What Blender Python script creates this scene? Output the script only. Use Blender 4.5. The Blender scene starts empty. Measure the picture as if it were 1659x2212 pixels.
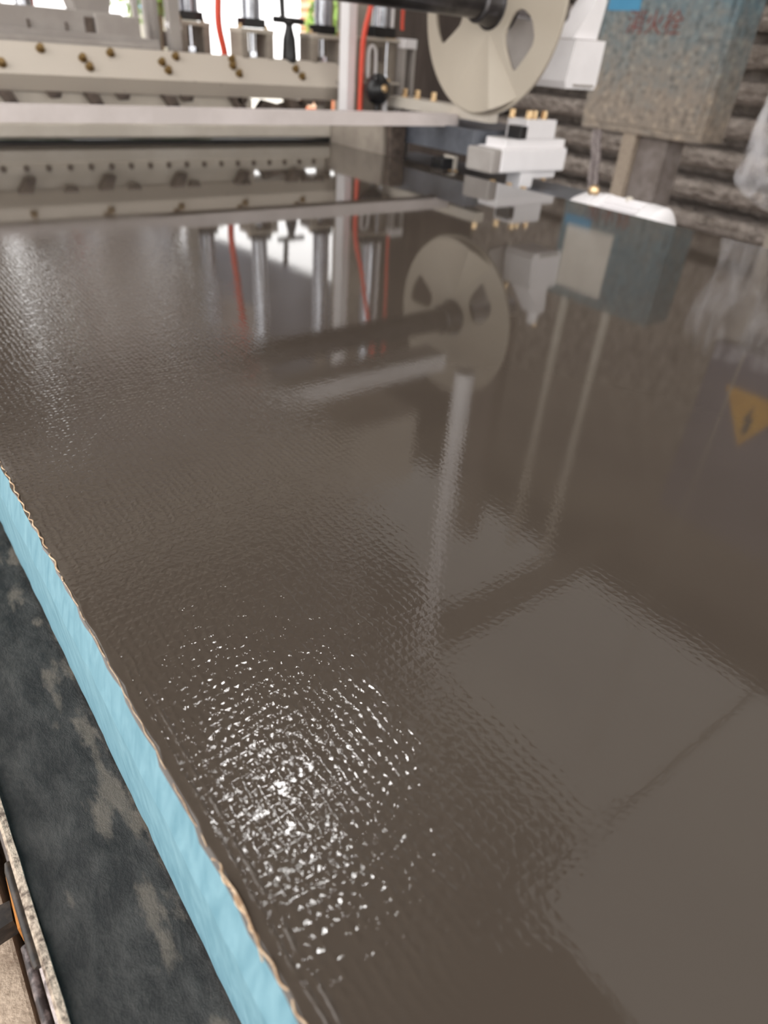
import bpy, bmesh, math, random
from mathutils import Vector, Matrix
random.seed(7)
R = math.radians
PI = math.pi
C = bpy.context.scene.collection
SC = bpy.context.scene

# ------------------------------------------------------------------ camera, sky, exposure
cam_d = bpy.data.cameras.new('camera'); cam = bpy.data.objects.new('camera', cam_d); C.objects.link(cam)
fwd = Vector((0.52697689, 0.63319534, -0.56688536)).normalized()
right = Vector((0.79551828, -0.60223203, 0.06683756))
right = (right - fwd * right.dot(fwd)).normalized()
up = right.cross(fwd).normalized()
mw = Matrix((right, up, -fwd)).transposed().to_4x4()
mw.translation = Vector((0, 0, 0.227))
cam.matrix_world = mw
cam_d.sensor_fit = 'HORIZONTAL'; cam_d.sensor_width = 36.0
cam_d.lens = 36.0 * 1437.8 / 1659.0
cam_d.clip_start = 0.02; cam_d.clip_end = 200
cam_d.dof.use_dof = True
cam_d.dof.focus_distance = 0.36
cam_d.dof.aperture_fstop = cam_d.lens / 3.0          # an opening about 3 mm wide
SC.camera = cam

world = bpy.data.worlds.new('overcast_sky'); SC.world = world
world.use_nodes = True
bg = world.node_tree.nodes['Background']
bg.inputs[0].default_value = (1.0, 0.98, 0.965, 1); bg.inputs[1].default_value = 3.3
world.cycles.sampling_method = 'MANUAL'; world.cycles.sample_map_resolution = 64

SC.view_settings.view_transform = 'Standard'; SC.view_settings.look = 'None'
SC.view_settings.gamma = 1; SC.view_settings.use_curve_mapping = False
SC.view_settings.exposure = 0.0
SC.cycles.max_bounces = 6; SC.cycles.diffuse_bounces = 4; SC.cycles.glossy_bounces = 3
SC.cycles.transmission_bounces = 5; SC.cycles.transparent_max_bounces = 8
SC.cycles.caustics_reflective = False; SC.cycles.caustics_refractive = False
SC.cycles.sample_clamp_indirect = 6.0

# a bright ceiling lamp panel above the board
lamp_mat = bpy.data.materials.new('lamp_diffuser'); lamp_mat.use_nodes = True
_p = lamp_mat.node_tree.nodes['Principled BSDF']; _p.inputs['Emission Color'].default_value = (1.0, .985, .97, 1); _p.inputs['Emission Strength'].default_value = 85.0
_p.inputs['Base Color'].default_value = (.8, .8, .8, 1)

# ------------------------------------------------------------------ materials
def srgb(r, g, b):
    f = lambda c: (c / 255) / 12.92 if c / 255 <= 0.04045 else ((c / 255 + 0.055) / 1.055) ** 2.4
    return (f(r), f(g), f(b), 1)

def mat(name, col, rough=0.5, metal=0.0, col2=None, scale=8.0, lo=0.4, hi=0.6, bump=0.0, bscale=40.0, coat=0.0, detail=6.0, stretch=None, dist=0.001):
    m = bpy.data.materials.new(name); m.use_nodes = True
    nt = m.node_tree; N = nt.nodes; L = nt.links
    p = N['Principled BSDF']
    p.inputs['Base Color'].default_value = col
    p.inputs['Roughness'].default_value = rough
    p.inputs['Metallic'].default_value = metal
    p.inputs['Coat Weight'].default_value = coat
    tc = N.new('ShaderNodeTexCoord'); mp = N.new('ShaderNodeMapping')
    L.new(tc.outputs['Object'], mp.inputs[0])
    if stretch: mp.inputs['Scale'].default_value = stretch
    if col2 is None: col2 = tuple(c * 0.82 for c in col[:3]) + (1,)
    n = N.new('ShaderNodeTexNoise'); n.inputs['Scale'].default_value = scale; n.inputs['Detail'].default_value = detail
    n.inputs['Roughness'].default_value = 0.62
    L.new(mp.outputs[0], n.inputs['Vector'])
    r = N.new('ShaderNodeValToRGB'); r.color_ramp.elements[0].position = lo; r.color_ramp.elements[1].position = hi
    r.color_ramp.elements[0].color = col; r.color_ramp.elements[1].color = col2
    L.new(n.outputs['Fac'], r.inputs[0]); L.new(r.outputs[0], p.inputs['Base Color'])
    if bump:
        n2 = N.new('ShaderNodeTexNoise'); n2.inputs['Scale'].default_value = bscale; n2.inputs['Detail'].default_value = 5
        L.new(mp.outputs[0], n2.inputs['Vector'])
        b = N.new('ShaderNodeBump'); b.inputs['Strength'].default_value = bump; b.inputs['Distance'].default_value = dist
        L.new(n2.outputs['Fac'], b.inputs['Height']); L.new(b.outputs[0], p.inputs['Normal'])
    return m

M = {}
M['cream'] = mat('cream_paint', srgb(212, 204, 192), 0.42, col2=srgb(196, 187, 174), scale=5)
M['cream_spot'] = mat('cream_paint_spotted', srgb(203, 193, 180), 0.45, col2=srgb(92, 84, 72), scale=26, lo=0.66, hi=0.72)
M['grey_paint'] = mat('grey_paint', srgb(176, 170, 165), 0.4, col2=srgb(160, 153, 148), scale=6)
M['dull_paint'] = mat('dull_beige_paint', srgb(168, 158, 146), 0.5, col2=srgb(138, 128, 118), scale=9)
M['white_cast'] = mat('white_enamel', srgb(250, 247, 248), 0.3, col2=srgb(244, 241, 242), scale=10)
M['bar_paint'] = mat('pale_pinkish_paint', srgb(226, 216, 213), 0.4, col2=srgb(212, 202, 198), scale=6)
M['grey_dusty'] = mat('dusty_grey_steel', srgb(140, 131, 127), 0.7, col2=srgb(118, 108, 102), scale=14)
M['blue_grey'] = mat('blue_grey_steel', srgb(118, 122, 130), 0.35, 0.3, col2=srgb(92, 95, 103), scale=12)
M['disc'] = mat('disc_paint', srgb(186, 176, 161), 0.33, col2=srgb(180, 170, 155), scale=4)
M['black'] = mat('black_plastic', srgb(26, 26, 28), 0.3, col2=srgb(40, 38, 38), scale=20)
M['black_gap'] = mat('gap_shade_black', srgb(10, 10, 11), 0.7, col2=srgb(16, 16, 17), scale=20)  # flat black for the shade in the skirt gap
M['steel'] = mat('polished_steel', srgb(200, 202, 208), 0.15, 1.0, col2=srgb(180, 182, 188), scale=20)
M['dark_steel'] = mat('dark_steel', srgb(92, 90, 92), 0.28, 0.9, col2=srgb(70, 68, 70), scale=15)
M['brass'] = mat('brass', srgb(226, 198, 158), 0.3, 0.8, col2=srgb(196, 162, 116), scale=60)
M['rust_bolt'] = mat('brown_zinc', srgb(135, 108, 62), 0.45, 0.5, col2=srgb(100, 78, 48), scale=80)
M['dirty'] = mat('grimy_metal', srgb(112, 98, 88), 0.6, col2=srgb(60, 50, 45), scale=40, lo=0.35, hi=0.65)
M['grimy_rubber'] = mat('grimy_rubber', srgb(34, 30, 28), 0.5, col2=srgb(78, 68, 60), scale=180, lo=.45, hi=.8)
M['splash_dark'] = mat('dark_splashed_pipe', srgb(48, 40, 40), 0.5, col2=srgb(150, 136, 134), scale=130, lo=.45, hi=.7, bump=.6, bscale=300, dist=.001)
M['orange'] = mat('orange_hose', srgb(235, 88, 62), 0.4, col2=srgb(228, 78, 54), scale=10)
M['tarp'] = mat('blue_grey_sheet', srgb(176, 179, 194), 0.8, col2=srgb(160, 163, 178), scale=3)
M['roof'] = mat('roof_sheet', srgb(118, 108, 98), 0.7, col2=srgb(96, 87, 79), scale=0.7, bump=0.2, bscale=2)
M['dark_wall'] = mat('dark_brown_wall', srgb(96, 86, 80), 0.8, col2=srgb(80, 71, 66), scale=1.5, stretch=(6, 6, 1))
M['floor'] = mat('dusty_concrete', srgb(158, 148, 142), 0.8, col2=srgb(118, 108, 103), scale=3.0, lo=0.35, hi=0.65, bump=0.3, bscale=30, dist=0.01)
M['dust_wall'] = mat('dusty_grey_courses', srgb(208, 196, 186), 0.9, col2=srgb(138, 126, 116), scale=11, lo=0.3, hi=0.7, bump=1.0, bscale=16, dist=0.12)
M['ground'] = mat('pale_ground', srgb(205, 200, 190), 0.9, col2=srgb(185, 180, 168), scale=1)
M['purple_cab'] = mat('purple_grey_paint', srgb(112, 104, 116), 0.5, col2=srgb(98, 92, 104), scale=3)
M['yellow'] = mat('yellow_sign', srgb(225, 170, 50), 0.5, col2=srgb(205, 150, 40), scale=10)
M['leaf'] = mat('leaf_green', srgb(190, 215, 120), 0.6, col2=srgb(100, 150, 50), scale=3)
M['bark'] = mat('bark', srgb(110, 90, 70), 0.9)
M['blue_sheet'] = mat('blue_sheet', srgb(70, 150, 210), 0.5)
M['pale_crust'] = mat('cement_crusted_edge', srgb(196, 180, 162), 0.75, col2=srgb(92, 78, 68), scale=260, lo=0.42, hi=0.66, bump=0.8, bscale=600, dist=0.002)
M['crust_pipe'] = mat('cement_splashed_pipe', srgb(190, 178, 176), 0.6, col2=srgb(58, 46, 48), scale=150, lo=0.42, hi=0.62, bump=0.7, bscale=300, dist=0.002)
M['ledge'] = mat('pale_cement_ledge', srgb(206, 186, 165), 0.8, col2=srgb(142, 120, 102), scale=120, lo=0.45, hi=0.8, bump=0.6, bscale=300, dist=0.002)
M['wood'] = mat('orange_wood', srgb(222, 150, 78), 0.6, col2=srgb(200, 128, 62), scale=60)
M['yarn'] = mat('fibreglass_yarn', srgb(214, 190, 160), 0.55, col2=srgb(168, 138, 108), scale=300)
M['label'] = mat('paper_label', srgb(232, 226, 216), 0.6, col2=srgb(215, 208, 198), scale=4)
M['clean_blue'] = mat('clean_blue_paint', srgb(62, 138, 178), 0.4, col2=srgb(70, 145, 184), scale=4)
M['red'] = mat('faded_red_paint', srgb(132, 62, 54), 0.6, col2=srgb(110, 78, 72), scale=25)

# brick
def mk_brick():
    m = bpy.data.materials.new('orange_brick'); m.use_nodes = True; nt = m.node_tree
    b = nt.nodes.new('ShaderNodeTexBrick'); b.inputs['Color1'].default_value = srgb(225, 130, 82); b.inputs['Color2'].default_value = srgb(205, 110, 66)
    b.inputs['Mortar'].default_value = srgb(225, 190, 165); b.inputs['Scale'].default_value = 5
    tc = nt.nodes.new('ShaderNodeTexCoord'); mp = nt.nodes.new('ShaderNodeMapping'); mp.inputs['Rotation'].default_value = (R(90), 0, 0)
    nt.links.new(tc.outputs['Object'], mp.inputs[0]); nt.links.new(mp.outputs[0], b.inputs['Vector'])
    nt.links.new(b.outputs[0], nt.nodes['Principled BSDF'].inputs['Base Color']); return m
M['brick'] = mk_brick()

# dirty teal cabinet: paint, grey dust that thickens downwards, specks
def mk_teal():
    m = bpy.data.materials.new('dusty_teal_paint'); m.use_nodes = True; nt = m.node_tree; N = nt.nodes; L = nt.links
    p = N['Principled BSDF']; p.inputs['Roughness'].default_value = 0.6
    tc = N.new('ShaderNodeTexCoord'); sep = N.new('ShaderNodeSeparateXYZ'); L.new(tc.outputs['Object'], sep.inputs[0])
    mr = N.new('ShaderNodeMapRange'); mr.inputs['From Min'].default_value = 0.62; mr.inputs['From Max'].default_value = 0.0
    mr.inputs['To Min'].default_value = 0.0; mr.inputs['To Max'].default_value = 1.0; L.new(sep.outputs['Z'], mr.inputs['Value'])
    n = N.new('ShaderNodeTexNoise'); n.inputs['Scale'].default_value = 14; n.inputs['Detail'].default_value = 9; n.inputs['Roughness'].default_value = 0.75
    L.new(tc.outputs['Object'], n.inputs['Vector'])
    a = N.new('ShaderNodeMath'); a.operation = 'MULTIPLY_ADD'; L.new(n.outputs['Fac'], a.inputs[0]); a.inputs[1].default_value = 1.7; a.inputs[2].default_value = -0.72
    s = N.new('ShaderNodeMath'); s.operation = 'ADD'; L.new(a.outputs[0], s.inputs[0]); L.new(mr.outputs[0], s.inputs[1])
    r = N.new('ShaderNodeValToRGB'); L.new(s.outputs[0], r.inputs[0])
    e = r.color_ramp.elements; e[0].position = 0.05; e[0].color = srgb(104, 128, 138); e[1].position = 1.0; e[1].color = srgb(150, 138, 126)
    x = e.new(0.5); x.color = srgb(126, 130, 129)
    v = N.new('ShaderNodeTexNoise'); v.inputs['Scale'].default_value = 34; v.inputs['Detail'].default_value = 3
    L.new(tc.outputs['Object'], v.inputs['Vector'])
    vr = N.new('ShaderNodeValToRGB'); L.new(v.outputs['Fac'], vr.inputs[0])
    vr.color_ramp.elements[0].position = 0.34; vr.color_ramp.elements[0].color = (0.6, 0.6, 0.6, 1)
    vr.color_ramp.elements[1].position = 0.66; vr.color_ramp.elements[1].color = (1.5, 1.45, 1.35, 1)
    q = vr.color_ramp.elements.new(0.46); q.color = (1, 1, 1, 1); q = vr.color_ramp.elements.new(0.6); q.color = (1.05, 1.03, 1, 1)
    mx = N.new('ShaderNodeMix'); mx.data_type = 'RGBA'; mx.blend_type = 'MULTIPLY'; mx.inputs[0].default_value = 1
    L.new(r.outputs[0], mx.inputs[6]); L.new(vr.outputs[0], mx.inputs[7]); L.new(mx.outputs[2], p.inputs['Base Color'])
    b = N.new('ShaderNodeBump'); b.inputs['Strength'].default_value = 0.8; b.inputs['Distance'].default_value = 0.01
    L.new(n.outputs['Fac'], b.inputs['Height']); L.new(b.outputs[0], p.inputs['Normal'])
    return m
M['teal'] = mk_teal()

# blue extruded foam
def mk_foam():
    m = bpy.data.materials.new('blue_foam'); m.use_nodes = True; nt = m.node_tree; N = nt.nodes; L = nt.links
    p = N['Principled BSDF']; p.inputs['Roughness'].default_value = 0.75; p.inputs['Specular IOR Level'].default_value = 0.25
    p.inputs['Subsurface Weight'].default_value = 0.0
    tc = N.new('ShaderNodeTexCoord'); mp = N.new('ShaderNodeMapping'); mp.inputs['Scale'].default_value = (1, 1, 0.35); mp.inputs['Rotation'].default_value = (R(25), 0, 0)
    L.new(tc.outputs['Object'], mp.inputs[0])
    n = N.new('ShaderNodeTexNoise'); n.inputs['Scale'].default_value = 130; n.inputs['Detail'].default_value = 7; n.inputs['Distortion'].default_value = 0.6
    L.new(mp.outputs[0], n.inputs['Vector'])
    r = N.new('ShaderNodeValToRGB'); r.color_ramp.elements[0].position = 0.3; r.color_ramp.elements[0].color = srgb(97, 137, 151)
    r.color_ramp.elements[1].position = 0.7; r.color_ramp.elements[1].color = srgb(120, 158, 171)
    L.new(n.outputs['Fac'], r.inputs[0]); L.new(r.outputs[0], p.inputs['Base Color'])
    b = N.new('ShaderNodeBump'); b.inputs['Strength'].default_value = 0.5; b.inputs['Distance'].default_value = 0.0006
    n2 = N.new('ShaderNodeTexNoise'); n2.inputs['Scale'].default_value = 420; n2.inputs['Detail'].default_value = 5; L.new(mp.outputs[0], n2.inputs['Vector'])
    L.new(n2.outputs['Fac'], b.inputs['Height']); L.new(b.outputs[0], p.inputs['Normal'])
    return m
M['foam'] = mk_foam()

# black belt with dried mud near the board
def mk_belt():
    m = bpy.data.materials.new('muddy_black_belt'); m.use_nodes = True; nt = m.node_tree; N = nt.nodes; L = nt.links
    p = N['Principled BSDF']
    tc = N.new('ShaderNodeTexCoord'); sep = N.new('ShaderNodeSeparateXYZ'); L.new(tc.outputs['Object'], sep.inputs[0])
    mp = N.new('ShaderNodeMapping'); mp.inputs['Scale'].default_value = (1.6, 0.9, 1); L.new(tc.outputs['Object'], mp.inputs[0])
    n = N.new('ShaderNodeTexNoise'); n.inputs['Scale'].default_value = 55; n.inputs['Detail'].default_value = 10; n.inputs['Roughness'].default_value = 0.72; n.inputs['Distortion'].default_value = 0.15
    L.new(mp.outputs[0], n.inputs['Vector'])
    r = N.new('ShaderNodeValToRGB'); r.color_ramp.elements[0].position = 0.42; r.color_ramp.elements[0].color = srgb(18, 17, 15)
    r.color_ramp.elements[1].position = 0.68; r.color_ramp.elements[1].color = srgb(66, 64, 61)
    L.new(n.outputs['Fac'], r.inputs[0])
    mp2 = N.new('ShaderNodeMapping'); mp2.inputs['Scale'].default_value = (2.2, 0.8, 1); L.new(tc.outputs['Object'], mp2.inputs[0])
    n3 = N.new('ShaderNodeTexNoise'); n3.inputs['Scale'].default_value = 30; n3.inputs['Detail'].default_value = 8; n3.inputs['Roughness'].default_value = 0.6; L.new(mp2.outputs[0], n3.inputs['Vector'])
    mr = N.new('ShaderNodeMapRange'); mr.inputs['From Min'].default_value = 0.0; mr.inputs['From Max'].default_value = 0.028
    mr.inputs['To Min'].default_value = -0.06; mr.inputs['To Max'].default_value = 0.125; L.new(sep.outputs['X'], mr.inputs['Value'])
    s = N.new('ShaderNodeMath'); s.operation = 'ADD'; L.new(n3.outputs['Fac'], s.inputs[0]); L.new(mr.outputs[0], s.inputs[1])
    k = N.new('ShaderNodeValToRGB'); k.color_ramp.elements[0].position = 0.62; k.color_ramp.elements[1].position = 0.70; k.color_ramp.elements[0].color = (0, 0, 0, 1); k.color_ramp.elements[1].color = (0.75, 0.75, 0.75, 1)
    L.new(s.outputs[0], k.inputs[0])
    mx = N.new('ShaderNodeMix'); mx.data_type = 'RGBA'; L.new(k.outputs[0], mx.inputs[0]); L.new(r.outputs[0], mx.inputs[6]); mx.inputs[7].default_value = srgb(112, 102, 91)
    L.new(mx.outputs[2], p.inputs['Base Color'])
    p.inputs['Roughness'].default_value = 0.34
    b = N.new('ShaderNodeBump'); b.inputs['Strength'].default_value = 0.9; b.inputs['Distance'].default_value = 0.0022
    L.new(n.outputs['Fac'], b.inputs['Height']); L.new(b.outputs[0], p.inputs['Normal'])
    return m
M['belt'] = mk_belt()

# wet slurry with the fibreglass mesh showing through near the left edge
def mk_slurry():
    m = bpy.data.materials.new('wet_cement_slurry'); m.use_nodes = True; nt = m.node_tree; N = nt.nodes; L = nt.links
    p = N['Principled BSDF']
    p.inputs['Roughness'].default_value = 0.045; p.inputs['IOR'].default_value = 1.5
    def math_(op, a, b=None, c=None):
        n = N.new('ShaderNodeMath'); n.operation = op
        for i, v in enumerate((a, b, c)):
            if v is None: continue
            if isinstance(v, (int, float)): n.inputs[i].default_value = v
            else: L.new(v, n.inputs[i])
        return n.outputs[0]
    def rng(v, a, b, c, d, smooth=True):
        n = N.new('ShaderNodeMapRange'); n.interpolation_type = 'SMOOTHSTEP' if smooth else 'LINEAR'
        L.new(v, n.inputs['Value'])
        for k, x in zip(('From Min', 'From Max', 'To Min', 'To Max'), (a, b, c, d)): n.inputs[k].default_value = x
        return n.outputs[0]
    def noise(scale, detail=3, vec=None, rough=0.5, stretch=None):
        n = N.new('ShaderNodeTexNoise'); n.inputs['Scale'].default_value = scale; n.inputs['Detail'].default_value = detail; n.inputs['Roughness'].default_value = rough
        v = vec or tc.outputs['Object']
        if stretch:
            mp = N.new('ShaderNodeMapping'); mp.inputs['Scale'].default_value = stretch; L.new(v, mp.inputs[0]); v = mp.outputs[0]
        L.new(v, n.inputs['Vector']); return n.outputs['Fac']
    tc = N.new('ShaderNodeTexCoord'); sep = N.new('ShaderNodeSeparateXYZ'); L.new(tc.outputs['Object'], sep.inputs[0])
    X, Y = sep.outputs['X'], sep.outputs['Y']
    # colour
    cr = N.new('ShaderNodeValToRGB'); L.new(noise(7, 6), cr.inputs[0])
    cr.color_ramp.elements[0].position = 0.3; cr.color_ramp.elements[0].color = srgb(75, 67, 60)
    cr.color_ramp.elements[1].position = 0.7; cr.color_ramp.elements[1].color = srgb(80, 72, 64)
    L.new(cr.outputs[0], p.inputs['Base Color'])
    # warped grid of yarns, 4 mm apart
    wx = math_('MULTIPLY_ADD', noise(60, 3), 0.006, -0.003)
    wy = math_('MULTIPLY_ADD', noise(47, 3, stretch=(1.1, 0.9, 1)), 0.007, -0.0035)
    gx = math_('ABSOLUTE', math_('COSINE', math_('MULTIPLY', math_('ADD', X, wx), PI / 0.0042)))
    gy = math_('ABSOLUTE', math_('COSINE', math_('MULTIPLY', math_('ADD', Y, wy), PI / 0.0046)))
    gx = math_('POWER', gx, 1.7); gy = math_('POWER', gy, 2.0)
    grid = math_('MAXIMUM', gx, math_('MULTIPLY', gy, 0.8))
    grid = math_('MULTIPLY', grid, rng(noise(180, 3), 0.35, 0.6, 0.25, 1.0))
    grid = math_('ADD', grid, math_('MULTIPLY', noise(420, 4, rough=.6), 0.33))
    big = math_('MULTIPLY_ADD', noise(5.0, 3), 0.16, -0.08)
    mask = math_('MULTIPLY', rng(math_('ADD', X, math_('ADD', big, math_('MULTIPLY', Y, -0.28))), 0.045, 0.17, 1.0, 0.0), rng(math_('ADD', X, math_('MULTIPLY', wx, 0.3)), 0.0385, 0.0425, 0.0, 1.0))
    faint = rng(math_('ADD', X, big), 0.2, 0.55, 0.09, 0.006)
    yfade = rng(Y, 0.02, 0.085, 0.05, 1.0)
    far = math_('MULTIPLY', rng(Y, 0.15, 0.8, 1.0, 0.85), rng(Y, 0.75, 1.15, 1.0, 0.04))
    amp = math_('MULTIPLY', math_('MULTIPLY', math_('MAXIMUM', mask, faint), yfade), far)
    h = math_('MULTIPLY', grid, amp)
    for c in (.0428, .0463):
        pul = rng(math_('ABSOLUTE', math_('SUBTRACT', math_('ADD', X, math_('MULTIPLY', wx, 0.5)), c)), 0.0, 0.0011, 1.0, 0.0)
        h = math_('ADD', h, math_('MULTIPLY', math_('MULTIPLY', pul, rng(noise(90, 2), .4, .55, .3, 1.3)), rng(Y, .07, .3, 1.0, .15)))
    # slow waves
    slow = math_('MULTIPLY', noise(9, 2, stretch=(1, 0.6, 1)), 0.6)
    h = math_('ADD', h, slow)
    b = N.new('ShaderNodeBump'); b.inputs['Strength'].default_value = 1.0; b.inputs['Distance'].default_value = 0.00019
    L.new(h, b.inputs['Height']); L.new(b.outputs[0], p.inputs['Normal'])
    return m
M['slurry'] = mk_slurry()

# clear plastic film
def mk_film():
    m = bpy.data.materials.new('clear_plastic_film'); m.use_nodes = True; nt = m.node_tree; N = nt.nodes; L = nt.links
    p = N['Principled BSDF']; p.inputs['Base Color'].default_value = (0.9, 0.88, 0.9, 1); p.inputs['Roughness'].default_value = 0.25
    tr = N.new('ShaderNodeBsdfTransparent'); mx = N.new('ShaderNodeMixShader')
    tc = N.new('ShaderNodeTexCoord'); n = N.new('ShaderNodeTexNoise'); n.inputs['Scale'].default_value = 9; n.inputs['Detail'].default_value = 4; n.inputs['Distortion'].default_value = 2
    mp = N.new('ShaderNodeMapping'); mp.inputs['Scale'].default_value = (1, 1, 0.3); L.new(tc.outputs['Object'], mp.inputs[0]); L.new(mp.outputs[0], n.inputs['Vector'])
    r = N.new('ShaderNodeValToRGB'); r.color_ramp.elements[0].position = 0.42; r.color_ramp.elements[0].color = (0.05, 0.05, 0.05, 1); r.color_ramp.elements[1].position = 0.62; r.color_ramp.elements[1].color = (0.38, 0.38, 0.38, 1)
    L.new(n.outputs['Fac'], r.inputs[0]); L.new(r.outputs[0], mx.inputs[0]); L.new(tr.outputs[0], mx.inputs[1]); L.new(p.outputs[0], mx.inputs[2])
    L.new(mx.outputs[0], N['Material Output'].inputs[0]); return m
M['film'] = mk_film()

# ------------------------------------------------------------------ mesh helpers
def tag(o, label=None, cat=None, group=None, kind=None):
    if label: o['label'] = label
    if cat: o['category'] = cat
    if group: o['group'] = group
    if kind: o['kind'] = kind
    return o

def thing(name, label, cat, loc=(0, 0, 0), group=None, kind=None):
    o = bpy.data.objects.new(name, None); C.objects.link(o); o.location = loc; o.empty_display_size = 0.02
    return tag(o, label, cat, group, kind)

def wloc(o):
    v = Vector((0, 0, 0))
    while o is not None: v += Vector(o.location); o = o.parent
    return v

def obj(name, bm, m, parent=None, bevel=0.0, smooth=False, seg=2):
    if bevel:
        try: bmesh.ops.bevel(bm, geom=[e for e in bm.edges if e.calc_face_angle(0) > 0.6], offset=bevel, segments=seg, affect='EDGES', profile=0.6, clamp_overlap=True)
        except Exception: pass
    bmesh.ops.recalc_face_normals(bm, faces=bm.faces[:])
    xs = [v.co for v in bm.verts]
    lo = Vector((min(v[i] for v in xs) for i in range(3))); hi = Vector((max(v[i] for v in xs) for i in range(3)))
    org = Vector(((lo.x + hi.x) / 2, (lo.y + hi.y) / 2, lo.z))
    for v in bm.verts: v.co -= org
    me = bpy.data.meshes.new(name); bm.to_mesh(me); bm.free()
    me.materials.append(m)
    if smooth:
        for p in me.polygons: p.use_smooth = True
        me.set_sharp_from_angle(angle=R(40))
    o = bpy.data.objects.new(name, me); C.objects.link(o)
    if parent is not None:
        o.parent = parent; o.location = org - wloc(parent)
    else: o.location = org
    return o

def B(): return bmesh.new()

def box(bm, x0, x1, y0, y1, z0, z1):
    r = bmesh.ops.create_cube(bm, size=1.0)
    for v in r['verts']:
        v.co = Vector(((x0 + x1) / 2 + v.co.x * (x1 - x0), (y0 + y1) / 2 + v.co.y * (y1 - y0), (z0 + z1) / 2 + v.co.z * (z1 - z0)))
    return bm

def prism(bm, prof, a0, a1, axis='X'):
    """extrude a closed profile along an axis; profile is in the other two axes in order"""
    def P(p, a):
        return {'X': (a, p[0], p[1]), 'Y': (p[0], a, p[1]), 'Z': (p[0], p[1], a)}[axis]
    A = [bm.verts.new(P(p, a0)) for p in prof]; Bv = [bm.verts.new(P(p, a1)) for p in prof]
    n = len(prof)
    for i in range(n): bm.faces.new((A[i], A[(i + 1) % n], Bv[(i + 1) % n], Bv[i]))
    bm.faces.new(A[::-1]); bm.faces.new(Bv)
    return bm

def cyl(bm, p0, p1, r0, r1=None, seg=24):
    p0 = Vector(p0); p1 = Vector(p1); r1 = r0 if r1 is None else r1
    d = (p1 - p0).normalized(); a = d.orthogonal().normalized(); b = d.cross(a)
    A = []; Bv = []
    for i in range(seg):
        t = 2 * PI * i / seg; o = a * math.cos(t) + b * math.sin(t)
        A.append(bm.verts.new(p0 + o * r0)); Bv.append(bm.verts.new(p1 + o * r1))
    for i in range(seg): bm.faces.new((A[i], A[(i + 1) % seg], Bv[(i + 1) % seg], Bv[i]))
    bm.faces.new(A[::-1]); bm.faces.new(Bv)
    return bm

def lathe(bm, p0, axis, prof, seg=28):
    """prof: list of (distance along axis, radius)"""
    p0 = Vector(p0); d = Vector(axis).normalized(); a = d.orthogonal().normalized(); b = d.cross(a); rings = []
    for (t, r) in prof:
        rings.append([bm.verts.new(p0 + d * t + (a * math.cos(2 * PI * i / seg) + b * math.sin(2 * PI * i / seg)) * max(r, 1e-4)) for i in range(seg)])
    for k in range(len(rings) - 1):
        for i in range(seg): bm.faces.new((rings[k][i], rings[k][(i + 1) % seg], rings[k + 1][(i + 1) % seg], rings[k + 1][i]))
    bm.faces.new(rings[0][::-1]); bm.faces.new(rings[-1])
    return bm

def spline(pts, n=8):
    pts = [Vector(p) for p in pts]; out = []
    for i in range(len(pts) - 1):
        p0 = pts[max(i - 1, 0)]; p1 = pts[i]; p2 = pts[i + 1]; p3 = pts[min(i + 2, len(pts) - 1)]
        for k in range(n):
            t = k / n
            out.append(0.5 * ((2 * p1) + (p2 - p0) * t + (2 * p0 - 5 * p1 + 4 * p2 - p3) * t * t + (3 * p1 - p0 - 3 * p2 + p3) * t ** 3))
    out.append(pts[-1]); return out

def tube(bm, pts, r, seg=10):
    rings = []; prev = None
    for i, p in enumerate(pts):
        d = (pts[min(i + 1, len(pts) - 1)] - pts[max(i - 1, 0)]).normalized()
        if prev is None: a = d.orthogonal().normalized()
        else:
            a = prev - d * prev.dot(d); a = a.normalized() if a.length > 1e-6 else d.orthogonal().normalized()
        prev = a; b = d.cross(a)
        rr = r[i] if isinstance(r, (list, tuple)) else r
        rings.append([bm.verts.new(p + (a * math.cos(2 * PI * k / seg) + b * math.sin(2 * PI * k / seg)) * rr) for k in range(seg)])
    for k in range(len(rings) - 1):
        for i in range(seg): bm.faces.new((rings[k][i], rings[k][(i + 1) % seg], rings[k + 1][(i + 1) % seg], rings[k + 1][i]))
    bm.faces.new(rings[0][::-1]); bm.faces.new(rings[-1])
    return bm

def plate_with_holes(name, outer, holes, thick, m, parent, place, bevel=0.0015):
    """flat plate cut from outlines given in its own plane; place maps (u, v, w) to the room"""
    cu = bpy.data.curves.new(name + '_outline', 'CURVE'); cu.dimensions = '2D'; cu.fill_mode = 'BOTH'
    cu.extrude = thick / 2 - bevel; cu.bevel_depth = bevel; cu.bevel_resolution = 2
    for loop in [outer] + holes:
        s = cu.splines.new('POLY'); s.points.add(len(loop) - 1); s.use_cyclic_u = True
        for i, (u, v) in enumerate(loop): s.points[i].co = (u, v, 0, 1)
    t = bpy.data.objects.new('tmp', cu); C.objects.link(t)
    bpy.context.view_layer.update()
    dg = bpy.context.evaluated_depsgraph_get(); me = bpy.data.meshes.new_from_object(t.evaluated_get(dg))
    bpy.data.objects.remove(t); bpy.data.curves.remove(cu)
    bm = B(); bm.from_mesh(me); bpy.data.meshes.remove(me)
    bmesh.ops.remove_doubles(bm, verts=bm.verts[:], dist=1e-5)
    for v in bm.verts: v.co = Vector(place(v.co.x, v.co.y, v.co.z))
    return obj(name, bm, m, parent)

def hexbolt(bm, p, axis, r, h):
    d = Vector(axis).normalized(); p = Vector(p)
    cyl(bm, p, p + d * h * 0.2, r * 1.35, seg=16); cyl(bm, p + d * h * 0.2, p + d * h, r, seg=6)
    return bm

def struct(name, bm, m, bevel=0.0, smooth=False):
    return tag(obj(name, bm, m, None, bevel, smooth), kind='structure')

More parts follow.
